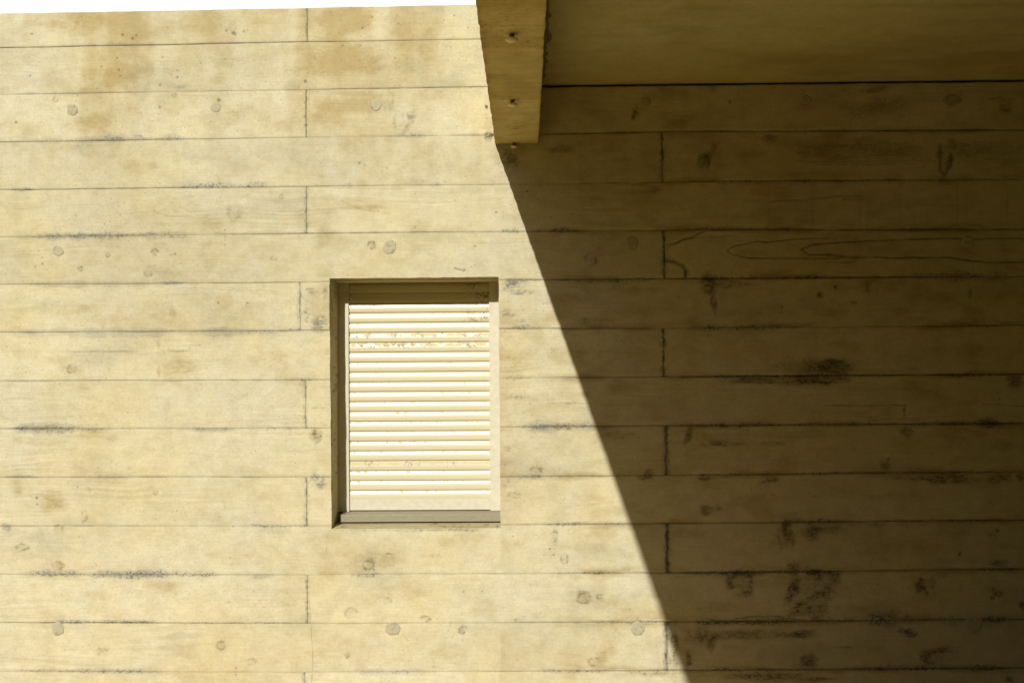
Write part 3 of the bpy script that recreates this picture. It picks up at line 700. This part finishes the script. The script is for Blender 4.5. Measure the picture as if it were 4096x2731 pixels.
DEEP = .27
def strip(edge, at, depths, move, flip):
    """reveal: carry a line of edge points back into the wall"""
    global off
    n, m = len(edge), len(depths)
    P = np.zeros((n, m, 3)); A = np.repeat(at[:, None, :], m, 1).copy()
    for k, d in enumerate(depths):
        P[:, k] = edge if k == 0 else move(edge, d)
        if k:
            A[:, k] = (0.0, .12, .0, .5)
            u = edge[:, 0] if abs(edge[0, 0] - edge[-1, 0]) > abs(edge[0, 2] - edge[-1, 2]) else edge[:, 2]
            A[:, k, 1] = sst(.5, .75, fbm(u / .1, u * 0 + d * 9, 840, 3)) * .5 + .42
            A[:, k, 2] = sst(.66, .74, fbm(u / .02, u * 0 + d * 30, 845, 3)) * .5
    parts_co.append(P.reshape(-1, 3)); parts_at.append(A.reshape(-1, 4))
    parts_q.append(grid_quads(n, m, off, flip)); off += n * m
rv = [0, .003, .01, .02, .035, .049, .05, .051, .067, .068, .069, .09, .12, .16, .2, DEEP]
C3 = co.reshape(NX, NZ, 3); A3 = AT.reshape(NX, NZ, 4)
def mv_l(e, d):
    o = e.copy(); o[:, 1] = d; o[:, 0] = e[:, 0] * math.exp(-d / .02) + (OX0 - .001) * (1 - math.exp(-d / .02)) - .0 ; return o
def mv_r(e, d):
    o = e.copy(); o[:, 1] = d; return o
def mv_t(e, d):
    o = e.copy(); o[:, 1] = d; o[:, 2] = OZ1 + (e[:, 2] - OZ1) * math.exp(-d / .01) + (.012 if .0495 < d < .0685 and d not in (.05, .068) else (.012 if d in (.051, .067) else 0)); return o
def mv_b(e, d):
    o = e.copy(); o[:, 1] = d; o[:, 2] = OZ0 + .03 * min(d, .12) + (.0012 * (fbm(e[:, 0] / .05, e[:, 0] * 0 + d * 20, 850, 3) - .5)); return o
strip(C3[IX0, JTOP:JBOT + 1], A3[IX0, JTOP:JBOT + 1], rv, mv_l, False)
strip(C3[IX1, JTOP:JBOT + 1], A3[IX1, JTOP:JBOT + 1], rv, mv_r, True)
strip(C3[IX0:IX1 + 1, JTOP], A3[IX0:IX1 + 1, JTOP], rv, mv_t, True)
strip(C3[IX0:IX1 + 1, JBOT], A3[IX0:IX1 + 1, JBOT], rv, mv_b, False)
# wall head, ends and back
TH = .34
def mv_back(e, d):
    o = e.copy(); o[:, 1] = d; return o
hd = [0, .004, .02, .1, TH]
strip(C3[:, 0], A3[:, 0], hd, mv_back, False)
strip(C3[0, :], A3[0, :], [0, TH], mv_back, True)
strip(C3[-1, :], A3[-1, :], [0, TH], mv_back, False)
bk = np.array([C3[0, 0], C3[-1, 0], C3[-1, -1], C3[0, -1]]); bk[:, 1] = TH
parts_co.append(bk); parts_at.append(np.tile([[0, .1, 0, .5]], (4, 1))); parts_q.append(np.array([[0, 1, 2, 3]]) + off); off += 4
CO = np.concatenate(parts_co); QD = np.concatenate(parts_q); ATT = np.concatenate(parts_at)
# drop the points that lie inside the opening
used = np.zeros(len(CO), bool); used[QD.ravel()] = True
remap = np.cumsum(used) - 1
wall = obj_from('concrete_wall', CO[used], remap[QD], M_CONC, attr=ATT[used])
tag(wall, 'tall yellowish board-marked concrete wall with horizontal plank joints, half in sun and half in shade', 'wall')

# mortar plugs in the formwork tie holes
rk = np.random.RandomState(21)
PLUGS = [(290, 440, 22, 22, 1.0), (865, 430, 21, 21, .9), (1503, 422, 22, 22, .95), (232, 1003, 22, 20, .95), (1560, 988, 26, 28, 1.0), (2526, 973, 25, 27, .8), (2584, 408, 20, 20, .8), (3226, 400, 19, 19, .8), (3805, 402, 38, 24, .8), (3876, 966, 24, 24, .8),
         (232, 2512, 25, 26, .9), (1573, 2512, 28, 28, 1.0), (2549, 2510, 26, 28, 1.0), (3897, 2492, 33, 33, .8)]
for i, (px, py, rx, ry, t) in enumerate(PLUGS):
    cx, cz = W(px, py); n = 40
    m = MB(); rr = []
    i0 = int(np.argmin(abs(X1 - cx))); j0 = int(np.argmin(abs(Z[i0] - cz))); hb = float(H[max(0, i0 - 8):i0 + 9, max(0, j0 - 8):j0 + 9].max())
    ang = np.linspace(0, 2 * math.pi, n, endpoint=False)
    jit = 1 + .26 * (fbm(np.cos(ang) * 1.7 + i * 5 + 9, np.sin(ang) * 1.7 + i * 3 + 9, 860, 4) - .5) * 2
    for k, (s, dep) in enumerate([(1.0, .004), (1.0, -.0006), (.93, -.0016), (.6, -.0012), (.25, -.0010)]):
        for a, j in zip(ang, jit):
            m.v.append((cx + math.cos(a) * rx * PXM * j * s, dep - hb, cz + math.sin(a) * ry * PXM * j * s))
    for k in range(4):
        for a in range(n):
            b_ = (a + 1) % n; m.f.append((k * n + a, k * n + b_, (k + 1) * n + b_, (k + 1) * n + a))
    m.f.append(tuple(4 * n + a for a in range(n)))
    m.build('tie_hole_plug', M_MORTAR, wall, smooth=True)

# ------------------------------------------------------------------ beam running out over the camera
def attr_grid(name, Xg, Yg, Zg, gry, brn, drk, ton, mat, parent=None):
    n, m = Xg.shape
    co = np.stack([Xg, Yg, Zg], -1).reshape(-1, 3)
    at = np.stack([np.clip(gry, 0, 1), np.clip(brn, 0, 1), np.clip(drk, 0, .95), np.clip(ton, 0, 1)], -1).reshape(-1, 4)
    return co, grid_quads(n, m), at

SLAB_Y0 = -10.0
bx = np.linspace(BEAM_X0, BEAM_X1, 72)
by = np.concatenate([np.linspace(SLAB_Y0, -2.2, 160, endpoint=False), np.linspace(-2.2, .012, 720)])
BXg, BYg = np.meshgrid(bx, by, indexing='ij')
edge_n = .0024 * (fbm(BYg / .04, BYg * 0, 900, 4) - .5) * 2
eL = np.exp(-(BXg - BEAM_X0) / .004); eR = np.exp(-(BEAM_X1 - BXg) / .004)
bz = np.zeros_like(BXg); bt = np.full_like(BXg, .5); bb = np.zeros_like(BXg); bd = np.zeros_like(BXg); bg = np.zeros_like(BXg)
gy = BYg + .02 * (fbm(BXg / .15, BYg / .2, 905, 3) - .5)
pl = vn(gy / .004, BXg / .35, 910); pl2 = vn(gy / .0016, BXg / .2, 911)
bt += (pl - .5) * .10 + (pl2 - .5) * .06 + (fbm(BXg / .2, BYg / .3, 915, 4) - .5) * .15
# cross joints of the narrow shutter boards
rj = np.random.RandomState(5); yj = 0.0
while yj > -3.4:
    yj -= rj.uniform(.055, .10)
    yy = BYg - yj - .004 * (fbm(BXg / .05, BXg * 0 + yj, 920, 3) - .5)
    a = rj.uniform(.15, .55)
    msk = np.exp(-(yy / .0018) ** 2) * (.3 + .8 * fbm(BXg / .05, BXg * 0 + yj * 9, 921, 3))
    bd += msk * a; bz += msk * .0012
    bt += (yy < 0) * rj.uniform(-.02, .02)
# growth rings on the outer right part of the soffit
rr_ = np.hypot((BXg - .10) / 1.0, (BYg + 1.35) / 4.5)
bt += .05 * np.sin(rr_ * 900) * sst(-.02, .03, BXg) * sst(-1.0, -1.2, BYg)
bb += .22 + sst(.45, .7, fbm(BXg / .12, BYg / .10, 930, 4)) * .45
bb += np.exp(-(BXg - BEAM_X0) / .012) * (.35 + .6 * fbm(BYg / .03, BXg / .01, 932, 3))
bd += np.exp(-(BXg - BEAM_X0) / .008) * sst(.45, .65, fbm(BYg / .05, BXg / .01, 934, 3)) * .4 * sst(-.5, -1.0, BYg)
bd += sst(.68, .76, fbm(BXg / .014, BYg / .009, 936, 3)) * .40 * sst(.5, .62, fbm(BXg / .08, BYg / .15, 937, 3))
bd += np.exp(-((BYg + .0) / .008) ** 2) * .5  # stain and contact shade painted in where the beam meets the wall
bz += (fbm(BXg / .01, BYg / .01, 940, 3) - .5) * .0006
BZg = BEAM_Z + bz + (eL + eR) * (.0012 + abs(edge_n))
BX2 = BXg + edge_n * (eL + eR)
cB, qB, aB = attr_grid('b', BX2, BYg, BZg, bg, bb, bd, bt, M_CONC)
cs = [cB]; qs = [qB]; as_ = [aB]; o_ = len(cB)
G3 = cB.reshape(len(bx), len(by), 3)
BEAM_TOP = 3.0
for col_, fl in ((G3[0], False), (G3[-1], True)):
    up = col_.copy(); up[:, 2] = SOFFIT_Z if fl else BEAM_TOP + .135
    mid = col_.copy(); mid[:, 2] += .02
    P = np.stack([col_, mid, up], 1).reshape(-1, 3)
    cs.append(P); as_.append(np.tile([[0, .2, 0, .5]], (len(P), 1))); qs.append(grid_quads(len(by), 3, o_, fl)); o_ += len(P)
fr = np.array([[BEAM_X0, SLAB_Y0, BEAM_Z], [BEAM_X1, SLAB_Y0, BEAM_Z], [BEAM_X1, SLAB_Y0, SOFFIT_Z], [BEAM_X0, SLAB_Y0, SOFFIT_Z]])
cs.append(fr); as_.append(np.tile([[0, .2, 0, .5]], (4, 1))); qs.append(np.array([[0, 1, 2, 3]]) + o_)
beam = obj_from('concrete_beam', np.concatenate(cs), np.concatenate(qs), M_BEAM, attr=np.concatenate(as_))
tag(beam, 'concrete beam seen from below, bolts in its underside, along the edge of the roof slab', 'beam')

# bolts hanging out of the soffit of the beam
for (px, py, rad) in ((2047, 138, .0178), (2049.5, 402, .0178), (2056, 575, .0140)):
    v = RM @ np.array([px - 2048.0, F_PX, 1365.5 - py]); t = (BEAM_Z - CAM_H) / v[2]
    bxp, byp = v[0] * t, v[1] * t - CAM_D
    byp = min(byp, -.022)
    m = MB(); m.lathe([(.0001, .004), (.0068, .004), (.0068, -.004), (.0072, -.008), (.0066, -.013), (.0001, -.013)], (bxp, byp, BEAM_Z), 20)
    b_ = m.build('bolt', M_RUST, beam, smooth=True)
    m = MB(); m.lathe([(.0001, -.0125), (rad * .9, -.0125), (rad, -.0145), (rad * .98, -.0165), (rad * .8, -.0195), (rad * .45, -.0215), (.0001, -.022)], (bxp, byp, BEAM_Z), 28)
    m.build('bolt_head', M_HEAD, b_, smooth=True)

# ------------------------------------------------------------------ roof slab
SX1 = 7.0
sx = np.concatenate([np.linspace(BEAM_X1, .16, 60, endpoint=False), np.linspace(.16, SX1, 240)])
sy = np.concatenate([np.linspace(SLAB_Y0, -1.7, 60, endpoint=False), np.linspace(-1.7, .02, 420)])
SXg, SYg = np.meshgrid(sx, sy, indexing='ij')
dist = SYg + CAM_D
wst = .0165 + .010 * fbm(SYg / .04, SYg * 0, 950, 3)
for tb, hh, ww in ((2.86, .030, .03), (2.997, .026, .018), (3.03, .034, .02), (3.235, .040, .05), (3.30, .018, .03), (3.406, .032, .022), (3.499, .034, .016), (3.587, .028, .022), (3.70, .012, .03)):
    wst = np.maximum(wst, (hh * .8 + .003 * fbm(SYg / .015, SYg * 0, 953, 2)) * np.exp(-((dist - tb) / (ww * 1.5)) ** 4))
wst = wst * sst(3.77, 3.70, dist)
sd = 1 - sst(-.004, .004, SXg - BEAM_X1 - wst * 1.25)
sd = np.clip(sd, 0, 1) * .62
sn = fbm(SXg / .5, SYg / .25, 960, 5)
sb = sst(.48, .75, sn) * .5 + sst(.55, .8, fbm(SXg / .30, SYg / .10, 965, 5)) * .30
sg = sst(.55, .8, fbm(SXg / .3, SYg / .08, 968, 4)) * .3
stn = .5 + (fbm(SXg / 1.1, SYg / .6, 970, 4) - .5) * .15
cS, qS, aS = attr_grid('s', SXg, SYg, np.full_like(SXg, SOFFIT_Z) + .0006 * (fbm(SXg / .1, SYg / .1, 972, 3) - .5), sg, sb + sd * .5, sd, stn, M_SOFFIT)
top = 3.135
bxs = np.array([[BEAM_X0 + .004, SLAB_Y0, SOFFIT_Z + .01], [SX1, SLAB_Y0, SOFFIT_Z], [SX1, SLAB_Y0, top], [BEAM_X0 + .004, SLAB_Y0, top],
                [BEAM_X0 + .004, .02, SOFFIT_Z + .01], [SX1, .02, SOFFIT_Z], [SX1, .02, top], [BEAM_X0 + .004, .02, top]])
qb = np.array([[0, 1, 2, 3], [1, 5, 6, 2], [3, 2, 6, 7], [0, 3, 7, 4]]) + len(cS)
slab = obj_from('roof_slab', np.concatenate([cS, bxs]), np.concatenate([qS, qb]), M_SOFFIT, attr=np.concatenate([aS, np.tile([[0, .1, 0, .5]], (8, 1))]))
tag(slab, 'smooth shaded underside of the overhanging concrete roof slab above the dark part of the wall', 'roof slab')

# ------------------------------------------------------------------ window with roller shutter
win_o = bpy.data.objects.new('shuttered_window', None); COL.objects.link(win_o)
win_o.location = (0, 0, 0)
tag(win_o, 'small window closed by a cream roller shutter, set deep in the sunny concrete wall', 'window')
DR, DC = .165, .180                        # depths of the rail face and of the curtain
xl0 = W(1351, 1600, DR)[0]; xl1 = W(1395.5, 1600, DR)[0]
xr0 = W(1958.5, 1600, DR)[0]; xr1 = OX1 - .0005
zsb = W(1380, 2044.5, DR)[1]               # foot of the rails
ztp = OZ1 - .0
def rail(x0, x1):
    m = MB(); m.box(x0, x1, DR, DR + .05, zsb, ztp, .0015); return m.build('guide_rail', M_RAIL, win_o)
rail(xl0, xl1); rail(xr0, xr1 + .012)

# curtain material: glossy cream lacquer, dusty and lime-spotted on a few slats
zs_list = [1130.5 + 39.45 * i for i in range(23)]
def curtain_mat():
    m, nt, b = new_mat('cream_lacquered_slats')
    tc = N(nt, 'ShaderNodeTexCoord'); P = tc.outputs['Object']
    at = N(nt, 'ShaderNodeAttribute', attribute_name='stain')
    sep = N(nt, 'ShaderNodeSeparateColor'); nt.links.new(at.outputs['Color'], sep.inputs[0])
    n1 = noise(nt, P, 1.0, 3, .5, (3, 3, 300))
    col = mixc(nt, rng(nt, n1, .35, .7), (0.575, 0.535, 0.365), (0.54, 0.50, 0.33))
    dirt = mixc(nt, 1.0, col, (.93, .90, .80), 'MULTIPLY')
    col = mixc(nt, sep.outputs[1], col, dirt)
    col = mixc(nt, sep.outputs[0], col, (0.22, 0.215, 0.18))
    col = mixc(nt, sep.outputs[2], col, (0.16, 0.09, 0.03))
    nt.links.new(col, b.inputs['Base Color'])
    ro = mth(nt, 'ADD', mth(nt, 'MULTIPLY', mth(nt, 'ADD', sep.outputs[1], sep.outputs[0]), .5), .27)
    nt.links.new(ro, b.inputs['Roughness'])
    b.inputs['Specular IOR Level'].default_value = 0.5
    bp = N(nt, 'ShaderNodeBump'); bp.inputs['Strength'].default_value = .15; bp.inputs['Distance'].default_value = .0005
    nt.links.new(noise(nt, P, 1, 3, .5, (8, 8, 120)), bp.inputs['Height']); nt.links.new(bp.outputs[0], b.inputs['Normal'])
    return m
M_SLAT = curtain_mat()
# profile of one slat, from its top to its foot: (fraction of pitch, outwards in metres)
SP = [(0.0, .0012), (.008, .0017), (.03, .0022), (.07, .0030), (.13, .0042), (.19, .0052), (.25, .0061), (.31, .0068), (.36, .0073), (.372, .0070), (.386, .0076), (.45, .0081), (.54, .0086), (.64, .0089), (.75, .0089), (.86, .0086), (.94, .0079), (.985, .0066), (.993, .0014)]
cxn = np.linspace(xl1 - .006, xr0 + .006, 420)
crow = []; cdep = []; cfr = []; cid = []
tops = [W(1670, y, DC)[1] for y in zs_list]
tilt_l = 0.0
for s in range(22):
    za, zb = tops[s], tops[s + 1]
    for f, o in SP:
        crow.append(za + (zb - za) * f); cdep.append(DC + .004 - o); cfr.append(f); cid.append(s)
crow = np.array(crow); cdep = np.array(cdep); cfr = np.array(cfr); cid = np.array(cid)
CX, CZ = np.meshgrid(cxn, crow, indexing='ij'); CY = np.repeat(cdep[None], len(cxn), 0)
FR = np.repeat(cfr[None], len(cxn), 0); ID = np.repeat(cid[None], len(cxn), 0)
cg_ = np.zeros_like(CX); cb_ = np.zeros_like(CX); cr_ = np.zeros_like(CX)
n1 = fbm(CX / .02, CZ / .012, 980, 4); n2 = fbm(CX / .006, CZ / .005, 985, 3); n3 = fbm(CX / .035, CX * 0 + ID * 7.3, 990, 3)
upper = 1 - sst(.34, .5, FR)
dusty = {5: .75, 6: 1.0, 18: .95, 3: .3, 4: .15}
for s in range(22):
    a = dusty.get(s, .16); sel = (ID == s)
    if s in (5, 6, 18):
        cb_ += sel * upper * sst(.40, .50, n1) * a
        if s == 18: cb_ += sel * upper * .7
        cg_ += sel * sst(.58, .66, n2) * sst(.50, .60, n3) * (1 - sst(.5, .8, FR)) * .8
    else:
        w_ = fbm(CX / .016, CX * 0 + s * 3.3, 995 + s, 4); drip = sst(.66, .71, w_ + .035 * (s > 10))
        cb_ += sel * upper * drip * sst(.0, .12, .08 + .38 * fbm(CX / .006, CX * 0 + s * 1.7, 1050 + s, 2) - FR) * .9
cr_ += sst(.50, .64, n2) * sst(-.30, -.19, CX) * (ID < 4) * .8 * sst(.3, .6, fbm(CX / .05, CZ / .03, 1003, 3))
cb_ += sst(-.40, -.20, CX) * (ID < 2) * .5
spot = np.hypot((CX - W(1896, 1145, DC)[0]) / .003, (CZ - W(1896, 1145, DC)[1]) / .007); cr_ += np.exp(-spot ** 2)
cb_ += .03
co_c = np.stack([CX, CY, CZ], -1).reshape(-1, 3); qc = grid_quads(len(cxn), len(crow))
if np.cross(co_c[qc[0, 1]] - co_c[qc[0, 0]], co_c[qc[0, 3]] - co_c[qc[0, 0]])[1] > 0: qc = qc[:, ::-1]
curtain = obj_from('shutter_curtain', co_c, qc, M_SLAT, win_o, smooth=False,
                   attr=np.stack([np.clip(cg_, 0, 1), np.clip(cb_, 0, 1), np.clip(cr_, 0, 1), np.ones_like(CX)], -1).reshape(-1, 4))
ebt, ebb = W(1670, 1995.5, DC)[1], W(1670, 2038.5, DC)[1]
m = MB(); m.prism_x([(DC + .016, ebt), (DC - .004, ebt), (DC - .0055, ebt - .0015), (DC - .0055, ebb + .002), (DC - .004, ebb), (DC + .016, ebb)], xl1 - .004, xr0 + .004)
m.build('bottom_bar', M_RAIL, win_o)
# head strip closing the top of the opening, behind the drip groove
m = MB(); m.prism_x([(.095, OZ1 + .001), (.095, OZ1 - .003), (.100, OZ1 - .005), (DR - .002, OZ1 - .006), (DR - .002, OZ1 + .001)], OX0 + .002, OX1 - .002)
m.build('head_strip', M_RAIL, win_o)
# folded aluminium sill
zf_t, zf_b = W(1670, 2057, .098)[1], W(1670, 2085.5, .098)[1]
zbk = W(1670, 2043.5, DR)[1]
xs0 = W(1359.5, 2070, .098)[0]
m = MB(); m.prism_x([(.098, zf_t - .0022), (.0989, zf_t - .0006), (.1003, zf_t), (DR + .04, zbk + .001), (DR + .04, zbk - .002), (.101, zf_t - .003), (.101, zf_b), (.098, zf_b)], xs0, OX1 - .0006)
m.build('window_sill', M_SILL, win_o)
m = MB(); m.box(OX0 - .004, OX1 + .004, .262, .268, OZ0 - .01, OZ1 + .004); m.build('pane', M_GLASS, win_o)  # unseen panel added to close the recess so no light comes through
